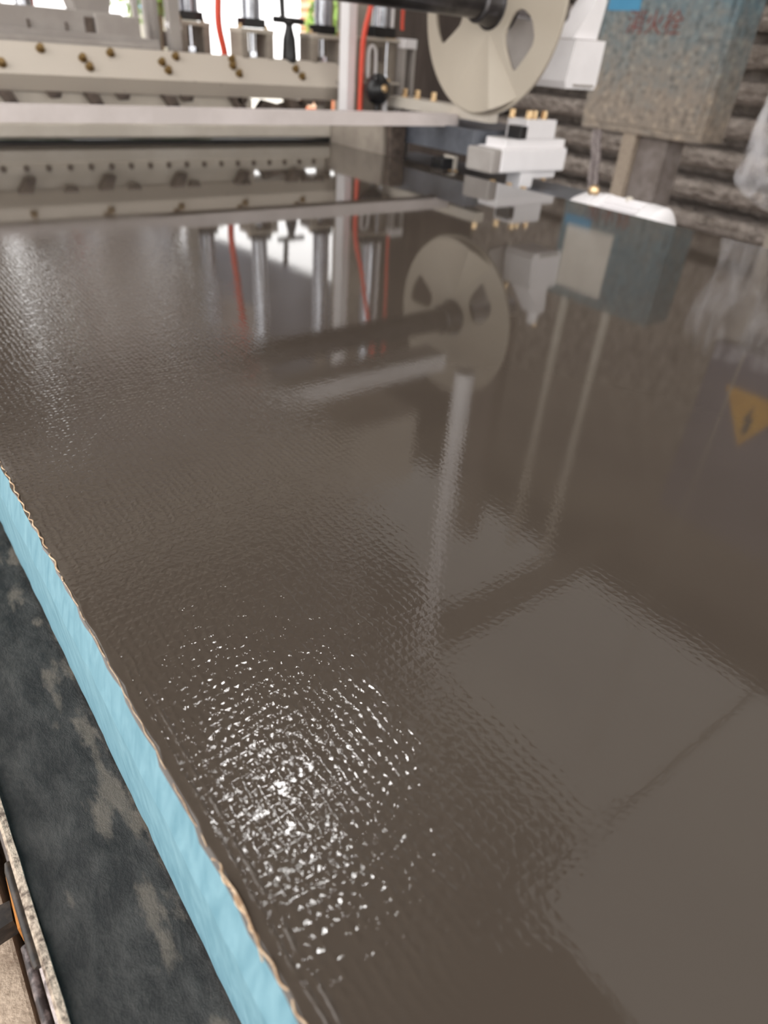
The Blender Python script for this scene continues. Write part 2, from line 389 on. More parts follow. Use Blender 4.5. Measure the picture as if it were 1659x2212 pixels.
def single(name, bm, m, label, cat, group=None, bevel=0.0, smooth=False, kind=None):
    return tag(obj(name, bm, m, None, bevel, smooth), label, cat, group, kind)

# ================================================================== THE SHED
ROOF = 3.5
struct('floor', box(B(), -3.0, 5.4, -7, 5.3, -1.0, -0.9), M['floor'])
struct('ground_1', box(B(), -40, 40, -40, 60, -1.1, -1.01), M['ground'])
struct('ceiling', box(B(), -1.4, 5.4, -7, 5.3, ROOF, ROOF + .06), M['roof'])
for i, y in enumerate((-5.5, -3.0, -0.4, 2.5, 4.8)):
    bm = B(); box(bm, -1.4, 5.2, y - .05, y + .05, ROOF - .3, ROOF - .2); box(bm, -1.4, 5.2, y - .04, y + .04, ROOF - .08, ROOF)
    for k in range(13): box(bm, -1.35 + k * .52, -1.30 + k * .52, y - .02, y + .02, ROOF - .21, ROOF - .07)
    struct('trim_%d' % (i + 1), bm, M['dull_paint'])
glow_m = bpy.data.materials.new('glowing_roof_panel'); glow_m.use_nodes = True
_p = glow_m.node_tree.nodes['Principled BSDF']; _p.inputs['Emission Color'].default_value = (1.0, .97, .93, 1); _p.inputs['Emission Strength'].default_value = .62; _p.inputs['Base Color'].default_value = (.5, .5, .48, 1)
for i, (x_, a, b) in enumerate(((1.9, -2.6, .8), (2.4, .84, 2.42), (3.1, 2.58, 4.72))):
    struct('glow_panel_%d' % (i + 1), box(B(), x_, 4.4, a, b, ROOF - .03, ROOF - .001), glow_m)  # unseen roof panels added; their glow lightens the slurry's reflection
t = thing('ceiling_lamp', 'bright rectangular ceiling lamp over the board, mirrored as white glints', 'lamp', (.93, 1.85, 3.0))
obj('lamp_housing', box(B(), .82, 1.02, 1.62, 1.92, 3.02, 3.08), M['grey_paint'], t, .01)
obj('diffuser', box(B(), .84, 1.00, 1.64, 1.90, 3.005, 3.019), lamp_mat, t)
for y in (1.68, 1.86): obj('suspension', cyl(B(), (.93, y, 3.08), (.93, y, ROOF), .006, seg=8), M['steel'], t)
# right wall: thick dusty courses with dark gaps
bm = B(); prof = [(5.4, -0.9)]
z = -0.9
while z < 3.45:
    if z > .85:
        prof += [(5.0, z), (5.0, z + .19)]; z += .2; continue
    prof += [(5.06, z + .0), (5.0, z + .03), (4.96, z + .085), (5.0, z + .12), (5.07, z + .128), (5.38, z + .132), (5.38, z + .196)]
    z += 0.2
prof += [(5.4, z)]
prism(bm, prof, -7, 5.3, 'Y')
for v in bm.verts: pass
struct('wall_right', bm, M['dust_wall'])
# back wall, open to the yard between an added glare-blocking left part and the dark brown part
bm = B(); box(bm, 3.62, 5.3, 5.0, 5.12, -0.9, ROOF); box(bm, -3.0, 3.62, 5.0, 5.12, 2.15, ROOF); box(bm, -3.0, .76, 5.0, 5.12, -0.9, 2.15); box(bm, .76, .98, 5.0, 5.12, 1.75, 2.15); box(bm, .98, 1.16, 5.0, 5.12, 1.0, 2.15)
struct('wall_back', bm, M['dark_wall'])
# neighbouring sheet hanging in the opening
bm = B()
n = 24; A = []; D = []
for i in range(n + 1):
    x = 1.15 + (3.62 - 1.15) * i / n; zb = 1.02 + max(0, (x - 2.3)) * 0.42 if x > 2.2 else 1.0 + .03 * math.sin(x * 9)
    yy = 4.93 + .03 * math.sin(i * 1.3)
    A.append((bm.verts.new((x, yy, zb)), bm.verts.new((x, yy + .01, zb)))); D.append((bm.verts.new((x, yy, 2.2)), bm.verts.new((x, yy + .01, 2.2))))
for i in range(n):
    bm.faces.new((A[i][0], A[i + 1][0], D[i + 1][0], D[i][0])); bm.faces.new((A[i][1], A[i + 1][1], D[i + 1][1], D[i][1]))
    bm.faces.new((A[i][0], A[i + 1][0], A[i + 1][1], A[i][1])); bm.faces.new((D[i][0], D[i + 1][0], D[i + 1][1], D[i][1]))
bm.faces.new((A[0][0], A[0][1], D[0][1], D[0][0])); bm.faces.new((A[n][0], A[n][1], D[n][1], D[n][0]))
single('hanging_tarp', bm, M['tarp'], 'blue-grey sheet hanging across the top of the yard opening, mirrored in the wet surface', 'tarp', smooth=True)

# ================================================================== THE YARD
bm = B(); box(bm, 5.75, 6.45, 9.0, 9.5, -1.01, .85)
single('brick_pillar', bm, M['brick'], 'low orange brick pillar in the bright yard behind the machine', 'pillar')
def shrub(x, y, z, s, seed, label):
    random.seed(seed)
    t = thing('shrub', label, 'shrub', (x, y, -1.01), group='green shrubs in the yard')
    bm = B()
    for k in range(5):
        a = random.uniform(0, 6.28); cyl(bm, (x, y, -1.01), (x + .5 * s * math.cos(a), y + .5 * s * math.sin(a), z), .03, .012, 6)
    obj('stem', bm, M['bark'], t)
    bm = B()
    for k in range(520):
        d = Vector((random.gauss(0, 1), random.gauss(0, 1), random.gauss(0, 1))).normalized() * (random.random() ** .4) * s
        c = Vector((x, y, z)) + Vector((d.x, d.y, d.z * .9)); l = random.uniform(.06, .12); w = l * .4
        u = Vector((random.gauss(0, 1), random.gauss(0, 1), random.gauss(0, 1))).normalized(); v = u.orthogonal().normalized(); nn = u.cross(v) * l * .12
        vs = [bm.verts.new(c - u * l), bm.verts.new(c + v * w - nn), bm.verts.new(c + u * l), bm.verts.new(c - v * w - nn)]
        bm.faces.new(vs)
    obj('foliage', bm, M['leaf'], t)
shrub(3.22, 8.2, .75, .5, 1, 'pale green shrub in the yard, seen past the upright at the machine\'s left')
shrub(5.62, 8.45, .5, .36, 2, 'green shrub in the yard beside the orange brick pillar')
shrub(1.95, 8.8, 1.15, .6, 3, 'green shrub in the yard, mirrored at the far left of the wet surface')
t = thing('yard_drum', 'light blue drum lying in the yard beyond the machine', 'drum', (3.95, 9.6, -1.01))
bm = B(); box(bm, 3.55, 4.25, 9.4, 9.8, -1.01, .40); obj('crate', bm, M['ground'], t, .02)
bm = B(); lathe(bm, (3.62, 9.6, .50), (1, 0, 0), [(0, .09), (.01, .1), (.28, .1), (.29, .104), (.31, .104), (.32, .1), (.58, .1), (.6, .09)]); obj('drum_body', bm, M['blue_sheet'], t, smooth=True)
for i, (x, y) in enumerate(((2.42, 6.3), (2.30, 6.2))):
    bm = B(); cyl(bm, (x, y, -1.01), (x, y, 2.6), .028)
    single('yard_pole', bm, M['grey_paint'], ['grey pole in the yard, the right one of a pair in the bright gap', 'grey pole in the yard, the left one of a pair in the bright gap'][i], 'pole', 'poles in the bright gap', smooth=True)

# ================================================================== THE BOARD
board = thing('foam_board', 'long blue foam board coated with wet brown cement slurry, filling the view', 'board', (0.635, 1.1, -0.105))
XL, XR, Y0, Y1 = 0.0372, 1.235, -0.55, 2.9
# foam core: cut side face, bevelled upper edge with slightly ragged cells
bm = B(); random.seed(3)
def foam_prof(y, k):
    j = lambda a: random.uniform(-a, a)
    return [(XL + .001 + j(.00022), -.0022), (0.0330 + j(.00035), -.0262 + j(.0006)), (0.0346 + j(.0003), -.1045), (XR, -.1045), (XR, -.0022)]
rows = []; ny = 420
for k in range(ny + 1):
    t_ = k / ny; y = Y0 + (Y1 - Y0) * (t_ ** 1.5)
    rows.append([bm.verts.new((p[0], y, p[1])) for p in foam_prof(y, k)])
for k in range(ny):
    for i in range(5): bm.faces.new((rows[k][i], rows[k][(i + 1) % 5], rows[k + 1][(i + 1) % 5], rows[k + 1][i]))
bm.faces.new(rows[0]); bm.faces.new(rows[-1][::-1])
o = obj('foam_core', bm, M['foam'], board); o['label'] = 'sky-blue foam edge'
# slurry coat: thin body, its edge wavers, rim rounded
bm = B(); rows = []
for k in range(ny + 1):
    t_ = k / ny; y = Y0 + (Y1 - Y0) * (t_ ** 1.5)
    w = .00045 * math.sin(y * 190) + .0003 * math.sin(y * 517 + 1) + random.uniform(-.00025, .00025)
    e = XL + w
    pr = [(e, -.0024), (e - .0004, -.0013), (e + .0004, -.0004), (e + .0016, 0.0), (e + .0022, 0.0), (XR - .003, 0.0), (XR - .001, 0.0), (XR, -.001), (XR, -.0024)]
    rows.append([bm.verts.new((p[0], y, p[1])) for p in pr])
for k in range(ny):
    for i in range(9): bm.faces.new((rows[k][i], rows[k][(i + 1) % 9], rows[k + 1][(i + 1) % 9], rows[k + 1][i]))
bm.faces.new(rows[0]); bm.faces.new(rows[-1][::-1])
sl = obj('slurry_coating', bm, M['slurry'], board, smooth=True); sl['label'] = 'wet glossy brown cement slurry'
# the material reads object coordinates: move the origin to the room's origin
off = wloc(sl)
for v in sl.data.vertices: v.co += off
sl.location = Vector(sl.location) - off
# frayed fibreglass yarn looping out along the left edge
def yarn(y0, y1, pitch, amp, seed, r=.0005, x0=XL + .0004, z=-.0002):
    random.seed(seed); pts = []; y = y0; s = 1
    while y < y1:
        a = amp * random.uniform(.4, 1.2)
        pts.append(Vector((x0 + (-a * .5 if s > 0 else a), y, z + random.uniform(-.0006, .0008)))); s = -s
        y += pitch * random.uniform(.35, .75)
    bm = B(); tube(bm, spline(pts, 5), r * .7, 6); return bm
for (a, b, p_, am, sd, rr) in ((.055, .125, .0085, .0011, 11, .00055), (.29, .49, .010, .0010, 12, .0006), (.125, .29, .012, .0004, 13, .0003), (.49, .75, .014, .0006, 14, .0004)):
    obj('mesh_yarn', yarn(a, b, p_, am, sd, rr), M['yarn'], board, smooth=True)
bm = B()
for k in range(5):
    tube(bm, spline([(XL + .0002 + k * .00022, .115 - k * .004, .0004), (XL + .0014 - k * .0002, .104, .0009), (XL + .0006, .093, .0006), (XL - .0012, .083, -.0002)], 6), .00028, 5)
obj('mesh_yarn', bm, M['yarn'], board, smooth=True)['label'] = 'loose bundle of pale yarn ends'

# ================================================================== THE CONVEYOR
bm = B(); n1, n2 = 10, 160; g = []
for i in range(n2 + 1):
    y = -.55 + 3.4 * (i / n2); row = []
    for k in range(n1 + 1):
        x = -.0205 + (.30) * (k / n1) ** 1.6
        row.append(bm.verts.new((x, y, -.1052 - (.0035 * max(0, 1 - abs(x - .0305) / .010)) + (0.0002 * math.sin(y * 60 + x * 200) if x < .02 else 0) - .0002)))
    g.append(row)
for i in range(n2):
    for k in range(n1): bm.faces.new((g[i][k], g[i][k + 1], g[i + 1][k + 1], g[i + 1][k]))
r_ = bmesh.ops.extrude_face_region(bm, geom=bm.faces[:])
for v in [e for e in r_['geom'] if isinstance(e, bmesh.types.BMVert)]: v.co.z -= .006
bl = single('conveyor_belt', bm, M['belt'], 'dark mud-smeared rubber belt running beside and under the blue board edge', 'belt', smooth=True)
off = Vector(bl.location)
for v in bl.data.vertices: v.co += off
bl.location = (0, 0, 0)

t = thing('conveyor_rail', 'cement-crusted pale rail along the left side of the dark belt', 'rail', (-.03, .6, -.20))
random.seed(5)
bm = B(); pts_ = []
nr = 200; rows = []
for k in range(nr + 1):
    y = -.3 + 2.9 * (k / nr) ** 1.6; j = random.uniform(-.0006, .0006); w = .0034 if y > .19 else .0034
    rows.append([bm.verts.new(q) for q in ((-.0206, y, -.112), (-.0208 + j * .3, y, -.1026 + j), (-.0214 - w * .6, y, -.1028 + j), (-.0214 - w, y, -.1050 - j), (-.0214 - w + j, y, -.120), (-.0206, y, -.120))])
for k in range(nr):
    for i in range(6): bm.faces.new((rows[k][i], rows[k][(i + 1) % 6], rows[k + 1][(i + 1) % 6], rows[k + 1][i]))
bm.faces.new(rows[0]); bm.faces.new(rows[-1][::-1])
obj('rail_lip', bm, M['pale_crust'], t, smooth=True)
bm = B(); box(bm, -.0245, -.0206, -.3, 2.6, -.30, -.121); obj('rail_web', bm, M['dirty'], t)

bm = B(); lathe(bm, (-.0266, .180, -.1145), (0, 1, 0), [(0, .0016), (.001, .0021), (.004, .0023), (.03, .0023), (.052, .0022), (.056, .0014)], 16)
single('black_hose', bm, M['grimy_rubber'], 'short grimy black hose end lying against the crusted rail', 'hose', smooth=True)
bm = B(); tube(bm, spline([(-.0248, .192, -.126), (-.0250, .17, -.1262), (-.0248, .13, -.126), (-.0250, .03, -.126), (-.025, -.2, -.126)], 10), .0025, 14)
single('splashed_pipe', bm, M['crust_pipe'], 'pale cement-splashed pipe in the bottom left corner, touching the rail', 'pipe', smooth=True)
bm = B(); tube(bm, spline([(-.0300, .200, -.129), (-.0303, .17, -.129), (-.0300, .12, -.129), (-.0305, .0, -.129), (-.030, -.2, -.129)], 10), .0023, 14)
single('splashed_pipe', bm, M['splash_dark'], 'darker splashed pipe just left of the pale pipe in the bottom left corner', 'pipe', smooth=True)
bm = B(); prism(bm, [(-.0322, .216), (-.0292, .216), (-.0284, .242), (-.0310, .246)], -.152, -.139, 'Z')
single('wooden_wedge', bm, M['wood'], 'small orange wooden strip wedged beside the grimy hose', 'strip', bevel=.0004)
bm = B(); prism(bm, [(-.075, .218), (-.0330, .2215), (-.0322, .2325), (-.075, .236)], -.152, -.139, 'Z')
single('steel_bracket', bm, M['grimy_rubber'], 'dark square bracket at the left picture edge above the pale ledge', 'bracket', bevel=.0006)
bm = B(); box(bm, -.30, -.0378, -.4, 2.0, -.26, -.170)
single('cement_ledge', bm, M['ledge'], 'pale cement-caked ledge in the bottom left corner', 'ledge', bevel=.002)
bm = B(); box(bm, -.0370, -.0206, -.4, 2.0, -.32, -.301)  # dark box added to fill the shaded gap beside the rail
single('gap_dark_box', bm, M['grimy_rubber'], 'added dark box for the shade deep between the pale ledge and the rail', 'filler')

# bed of the conveyor below the board
bm = B(); box(bm, .035, 1.235, -.55, 2.8, -.22, -.1125)
single('conveyor_bed', bm, M['blue_grey'], 'grey steel conveyor bed below the foam board', 'conveyor', bevel=.002)
for i, (x, y) in enumerate(((.1, -.3), (1.15, -.3), (.1, 2.6), (1.15, 2.6))):
    pass

# ================================================================== THE PRESS ACROSS THE BOARD
# guide bar, nearest piece across the board
t = thing('guide_bar', 'flat pale grey bar spanning above the wet board, lowest and nearest crossbar', 'bar', (.5, 1.47, .083))
bm = B(); prism(bm, [(-.7, 1.45), (1.345, 1.45), (1.362, 1.462), (1.362, 1.49), (-.7, 1.49)], .0838, .1105, 'Z')
obj('bar_body', bm, M['bar_paint'], t, .002)
# scraper beam
beam = thing('scraper_beam', 'thick cream faceted beam with brown bolts lying across the board', 'beam', (.4, 1.93, .08))
bm = B()
prof = [(1.897, .102), (1.88, .135), (1.938, .193), (2.0, .193), (2.0, .1025), (1.93, .1025)]
prism(bm, prof, -.7, 1.315)
for v in bm.verts:
    if v.co.x > 1.2: v.co.x += (.028 if v.co.z > .13 and v.co.y < 1.9 else -.02)
obj('beam_body', bm, M['cream_spot'], beam, .003)
BN = Vector((0, -1, 1)).normalized()
def bolt_at(x, z):   # on the sloping face
    y = 1.88 + (z - .135); return (x, y, z)
for (x, z) in ((.394, .151), (.487, .181), (.573, .168), (.581, .152), (.643, .181), (.763, .169), (.771, .153), (.805, .182), (.955, .170), (.964, .154), (1.146, .171), (1.157, .155), (.30, .181), (.21, .168), (.96, .184)):
    obj('bolt', hexbolt(B(), bolt_at(x, z), BN, .0075, .011), M['rust_bolt'], beam)
# brackets hanging under the beam
for x in (.20, .385, .572, .76, .945, 1.11):
    bm = B(); prism(bm, [(x - .018, .103), (x + .012, .103), (x + .026, .072), (x + .004, .072)], 1.868, 1.90, 'Y')
    obj('bracket', bm, M['dirty'], beam, .001)
for x in (.30, .486, .642, .804, .955, 1.16, 1.20):
    bm = B(); prism(bm, [(x - .017, .104), (x + .017, .104), (x + .012, .092), (x - .008, .091)], 1.868, 1.885, 'Y')
    hexbolt(bm, (x + .002, 1.868, .097), (0, -1, 0), .004, .005)
    obj('nut_block', bm, M['dirty'], beam)
# skirt under the beam with its rivet row
sk = thing('coater_skirt', 'dirty cream skirt plate just above the board, under the faceted beam', 'plate', (.4, 1.91, .007))
bm = B(); prism(bm, [(1.885, .007), (1.872, .014), (1.872, .038), (1.885, .044), (1.9, .046), (1.9, .0745), (1.925, .0745), (1.925, .007)], -.7, 1.237); box(bm, -.7, 1.0, 1.9015, 1.925, .0745, .1005)
obj('skirt_plate', bm, M['cream'], sk, .0015)
for k in range(19):
    x = .30 + k * .0498
    obj('rivet', hexbolt(B(), (x, 1.899, .055), (0, -1, 0), .0055, .006), M['dirty'], sk)
bm = B(); box(bm, -.7, 1.236, 1.8745, 1.8845, .0001, .0068)
single('gap_shade_strip', bm, M['black_gap'], 'black strip standing in for the shade in the thin gap behind the skirt plate', 'strip')  # black strip paints the shade between skirt and board
# side plate standing at the board's right edge
bm = B(); prism(bm, [(1.90, -.09), (1.90, .078), (1.62, .078), (1.615, -.09)], 1.2385, 1.25)
single('side_plate', bm, M['dull_paint'], 'dull beige side plate standing along the right board edge under the bar', 'plate', bevel=.0015)
bm = B(); box(bm, 1.252, 1.30, 1.60, 1.70, -.034, .078)
single('side_block', bm, M['dirty'], 'dark grimy block between the beige side plate and the channel post', 'block', bevel=.002)

bm = B(); prism(bm, [(1.02, .076), (1.17, .076), (1.185, .098), (1.14, .1005), (1.09, .088), (1.04, .098)], 1.905, 1.93, 'Y')
single('grime_block', bm, M['dirty'], 'dark lumpy metal piece in the slot between skirt plate and faceted beam', 'block', bevel=.001)
# housing above the beam on the left
t = thing('feed_housing', 'long grey sheet-metal housing on top of the cream beam at upper left', 'housing', (.2, 2.12, .19))
bm = B(); box(bm, -.7, .728, 2.05, 2.25, .214, .262); obj('housing_body', bm, M['grey_paint'], t, .003)
bm = B(); prism(bm, [(-.7, .1935), (.808, .1935), (.808, .214), (.765, .216), (.765, .219), (-.7, .219)], 2.03, 2.2, 'Y'); box(bm, -.7, .80, 2.005, 2.03, .165, .205); obj('foot_flange', bm, M['grey_paint'], t, .0015)
bm = B(); box(bm, .655, .765, 2.035, 2.1, .216, .258); obj('end_block', bm, M['grey_paint'], t, .003)
bm = B(); box(bm, .632, .652, 2.043, 2.05, .218, .25); obj('recess_strip', bm, M['dirty'], t)
for x in (.50, .585): 
    bm = B(); box(bm, x, x + .004, 2.044, 2.05, .219, .236); obj('seam_tab', bm, M['dirty'], t)
bm = B(); prism(bm, [(.62, .262), (.70, .262), (.71, .30), (.64, .33), (.60, .32)], 2.06, 2.14, 'Y')
single('clamp_block', bm, M['grey_paint'], 'grey clamp block on the right end of the feed housing', 'block', bevel=.004)
for i, (x, h_, mm) in enumerate(((.45, .36, 'grey_paint'), (.56, .40, 'steel'), (.36, .33, 'dull_paint'))):
    bm = B(); cyl(bm, (x, 2.3, .20), (x, 2.3, h_ + .4), .02)
    single('upright_rod', bm, M[mm], ['grey rod standing behind the feed housing', 'bright steel rod behind the feed housing, nearest its clamp block', 'dull rod behind the feed housing, leftmost of the three'][i], 'rod', smooth=True)
bm = B(); tube(bm, spline([(.605, 2.4, .15), (.60, 2.4, .26), (.61, 2.38, .36), (.65, 2.36, .6)], 8), .012)
single('red_hose', bm, M['orange'], 'short red-orange hose piece showing above the feed housing at upper left', 'hose', smooth=True)

# pneumatic lift units: cylinder over an open yoke
def lift(x, y, zt, w, label, leftblock=True):
    t = thing('lift_cylinder', label, 'cylinder', (x, y, .19), group='pneumatic lift cylinders behind the beam')
    bm = B(); cyl(bm, (x, y, zt + .020), (x, y, .66), .0185, seg=28)
    obj('barrel', bm, M['steel'], t, smooth=True)
    for dx in (-.023, .023):
        bm = B(); cyl(bm, (x + dx, y, zt + .015), (x + dx, y, .66), .004, seg=10); obj('tie_rod', bm, M['steel'], t, smooth=True)
    bm = B(); box(bm, x - .030, x + .030, y - .025, y + .025, zt + .002, zt + .022); obj('end_cap', bm, M['black'], t, .002)
    bm = B(); box(bm, x - w, x + w, y - .035, y + .035, zt - .010, zt); obj('yoke_plate', bm, M['cream'], t, .0015)
    for s in (-1, 1):
        bm = B(); box(bm, x + s * (w - .012) - .010, x + s * (w - .012) + .010, y - .035, y + .035, .17, zt - .010); obj('yoke_leg', bm, M['dull_paint'], t, .001)
    bm = B(); cyl(bm, (x, y, .18), (x, y, zt - .008), .008); cyl(bm, (x, y, .18), (x, y, .205), .016, seg=6); obj('piston_rod', bm, M['steel'], t, smooth=True)
    for s in (-1, 1): obj('bolt', hexbolt(B(), (x + s * (w - .012), y - .01, zt), (0, 0, 1), .005, .009), M['brass'], t)
    return t
lift(1.043, 1.97, .256, .05, 'steel lift cylinder with black cap, left of the black hand wheel')
lift(1.268, 1.97, .257, .058, 'steel lift cylinder with black cap, right of the black hand wheel')
lift(.935, 2.12, .262, .045, 'steel lift cylinder left of the leftmost orange hose')
# black hand wheel
t = thing('hand_wheel', 'black tee-handled screw jack standing between two lift cylinders', 'hand wheel', (1.15, 1.95, .17))
bm = B(); lathe(bm, (1.147, 1.95, .17), (0, 0, 1), [(0, .012), (.01, .02), (.03, .021), (.07, .018), (.09, .012), (.10, .010), (.105, .016), (.112, .017)]); obj('jack_body', bm, M['black'], t, smooth=True)
bm = B(); cyl(bm, (1.100, 1.95, .281), (1.192, 1.95, .281), .0075); obj('cross_handle', bm, M['black'], t, smooth=True)
bm = B(); cyl(bm, (1.128, 1.95, .284), (1.124, 1.95, .36), .0075, .0085); obj('crank_grip', bm, M['black'], t, smooth=True)
# left column group
bm = B(); box(bm, .845, .875, 2.04, 2.07, .19, .9); single('upright_column', bm, M['grey_paint'], 'grey upright column just left of the leftmost orange hose', 'column', bevel=.002)
t = thing('valve_block', 'grey valve block with pale knobs at the right of the bright gap', 'valve', (.83, 2.1, .19))
bm = B(); box(bm, .825, .842, 2.1, 2.14, .19, .60); obj('manifold', bm, M['grey_paint'], t, .002)
bm = B(); box(bm, .845, .87, 2.075, 2.1, .20, .235); obj('valve_body', bm, M['dirty'], t, .002)
bm = B(); lathe(bm, (.85, 2.07, .247), (0, -1, 0), [(0, .008), (.01, .010), (.02, .010), (.023, .006)]); obj('knob', bm, M['white_cast'], t, smooth=True)
bm = B(); lathe(bm, (.874, 2.07, .245), (0, -1, 0), [(0, .007), (.01, .008), (.02, .008), (.023, .005)]); obj('knob', bm, M['white_cast'], t, smooth=True)
# hoses
for pts, lab in (([(.992, 2.035, .17), (.992, 2.035, .20), (.980, 2.035, .26), (.984, 2.035, .33), (1.0, 2.035, .5), (1.03, 2.035, .8)], 'orange air hose rising from the cream beam, leftmost of three'),
                 ([(1.274, 1.78, .085), (1.274, 1.78, .15), (1.274, 1.78, .21), (1.280, 1.78, .27), (1.306, 1.78, .36), (1.36, 1.78, .6), (1.41, 1.79, .8)], 'orange air hose in front of the pale upright post')):
    bm = B(); tube(bm, spline(pts, 8), .0095 if 'leftmost' in lab else .007); single('air_hose', bm, M['orange'], lab, 'hose', 'orange air hoses', smooth=True)
bm = B(); tube(bm, spline([(1.525, 1.93, .285), (1.523, 1.93, .33), (1.53, 1.93, .5), (1.54, 1.93, .8)], 8), .005); single('air_hose', bm, M['orange'], 'thin orange air hose beside the rightmost steel cylinder', 'hose', 'orange air hoses', smooth=True)
# pale upright post
bm = B(); box(bm, 1.240, 1.268, 1.80, 1.84, .079, 2.4); single('upright_post', bm, M['white_cast'], 'pale upright post behind the orange hose, right of the beam end', 'post', bevel=.002)
bm = B(); box(bm, 1.330, 1.358, 2.05, 2.10, -.2, 1.4); box(bm, 1.30, 1.40, 2.04, 2.05, .22, .245); single('back_post', bm, M['dull_paint'], 'dull grey post just left of the pale upright post', 'post', bevel=.002)

# end frame on the right: plate with slots, cylinder, channel post
t = thing('end_frame', 'grey slotted end plate with brass bolts, right of the orange hose', 'frame', (1.37, 1.83, 0))
px0, px1, pz0, pz1 = 1.298, 1.425, -.034, .252
def rr(x0, x1, z0, z1, r=.006, n=4):
    out = []
    for cx_, cz_, a0 in ((x1 - r, z1 - r, 0), (x0 + r, z1 - r, 90), (x0 + r, z0 + r, 180), (x1 - r, z0 + r, 270)):
        for k in range(n + 1): a = R(a0 + 90 * k / n); out.append((cx_ + r * math.cos(a), cz_ + r * math.sin(a)))
    return out
plate_with_holes('slotted_plate', rr(px0, px1, pz0, pz1), [rr(1.315, 1.338, .175, .238, .01), rr(1.388, 1.398, .095, .165, .004), rr(1.36, 1.385, .20, .24, .008)], .014, M['dull_paint'], t, lambda u, v, w: (u, 1.83 + w, v))
bm = B(); tube(bm, spline([(1.322, 1.815, .165), (1.322, 1.815, .225), (1.332, 1.815, .24), (1.345, 1.815, .225), (1.348, 1.815, .165)], 6), .0045); obj('pull_loop', bm, M['white_cast'], t, smooth=True)
bm = B(); box(bm, 1.298, 1.425, 1.80, 1.822, .152, .157); obj('shelf', bm, M['cream'], t, .001)
bm = B(); cyl(bm, (1.372, 1.80, .158), (1.372, 1.80, .175), .008); cyl(bm, (1.372, 1.80, .175), (1.372, 1.80, .25), .003); obj('adjusting_screw', bm, M['steel'], t, smooth=True)
for x in (1.360, 1.385): obj('bolt', hexbolt(B(), (x, 1.805, .157), (0, 0, 1), .005, .009), M['brass'], t)
for x in (1.315, 1.395, 1.415): obj('bolt', hexbolt(B(), (x, 1.83, .259), (0, 0, 1), .006, .012), M['brass'], t)
bm = B(); box(bm, 1.298, 1.425, 1.81, 1.86, .252, .259); obj('top_plate', bm, M['cream'], t, .001)
t = thing('air_cylinder', 'rightmost steel air cylinder on a black base over the slotted plate', 'cylinder', (1.37, 1.84, .26))
bm = B(); cyl(bm, (1.372, 1.835, .283), (1.372, 1.835, .70), .023, seg=28); obj('barrel', bm, M['steel'], t, smooth=True)
bm = B(); box(bm, 1.335, 1.41, 1.812, 1.858, .261, .285); obj('base_block', bm, M['black'], t, .002)
bm = B(); cyl(bm, (1.40, 1.82, .285), (1.40, 1.82, .70), .006, seg=10); obj('side_tube', bm, M['white_cast'], t, smooth=True)
# channel post
t = thing('channel_post', 'grey channel-section post with pale edges, nearest the painted disc', 'post', (1.448, 1.80, -.09))
bm = B(); prism(bm, [(1.427, 1.79), (1.434, 1.79), (1.434, 1.822), (1.462, 1.822), (1.462, 1.79), (1.469, 1.79), (1.469, 1.83), (1.427, 1.83)], -.034, .24, 'Z')
obj('channel', bm, M['grey_paint'], t, .0008)
bm = B(); box(bm, 1.426, 1.470, 1.788, 1.832, .24, .263); obj('cap', bm, M['white_cast'], t, .002)
for x, z in ((1.385, -.01), (1.3855, .02)): obj('bolt', hexbolt(B(), (x + .063, 1.822, z), (0, -1, 0), .006, .01), M['brass'], t)
# black knob at the beam end
t = beam
bm = B(); lathe(bm, (1.305, 1.76, .142), (0, -1, 0), [(-.01, .012), (0, .030), (.008, .036), (.022, .037), (.034, .031), (.042, .016), (.044, .004)], 32); kb = obj('end_knob', bm, M['black'], t, smooth=True); kb['label'] = 'round black knob at the beam end'; t = kb
bm = B(); lathe(bm, (1.308, 1.718, .146), (0, -1, 0), [(0, .010), (.004, .009), (.006, .004)]); obj('knob_insert', bm, M['brass'], t, smooth=True)
bm = B(); cyl(bm, (1.294, 1.772, .146), (1.305, 1.762, .142), .012); obj('spindle', bm, M['steel'], t, smooth=True)
for i, (x, z) in enumerate(((1.345, .10), (1.318, .10))):
    bm = B(); cyl(bm, (x, 1.76, z - .03), (x, 1.76, z + .015), .008)
    single('guide_pin', bm, M['white_cast' if i == 0 else 'black'], ['short white pin below the round black knob', 'short black pin below the round black knob'][i], 'pin', 'pins below the black knob', smooth=True)

# ================================================================== DISC ON THE SHAFT
t = thing('shaft_disc', 'large beige painted disc with triangular cut-outs on a dark steel shaft', 'disc', (1.2, 1.23, .127))
cy, cz, rad = 1.23, .324, .197
outer = [(rad * math.cos(2 * PI * k / 96), rad * math.sin(2 * PI * k / 96)) for k in range(96)]
def rnd(pts):
    out = []
    for i in range(len(pts)):
        p, q = Vector(pts[i]), Vector(pts[(i + 1) % len(pts)]); out += [tuple(p.lerp(q, .22)), tuple(p.lerp(q, .78))]
    return out
# u = +Y direction, v = +Z
d_ = plate_with_holes('disc_plate', outer, [rnd([(.150, .004), (.172, -.006), (.160, -.048), (.140, -.077), (.108, -.056), (.080, -.035), (.083, -.006), (.10, .004)]), rnd([(-.066, -.014), (-.048, -.046), (-.052, -.070), (-.088, -.118), (-.112, -.092), (-.137, -.060), (-.12, -.022), (-.09, -.006)])], .008, M['disc'], t, lambda u, v, w: (1.2 + w, cy + u, cz + v), .001)
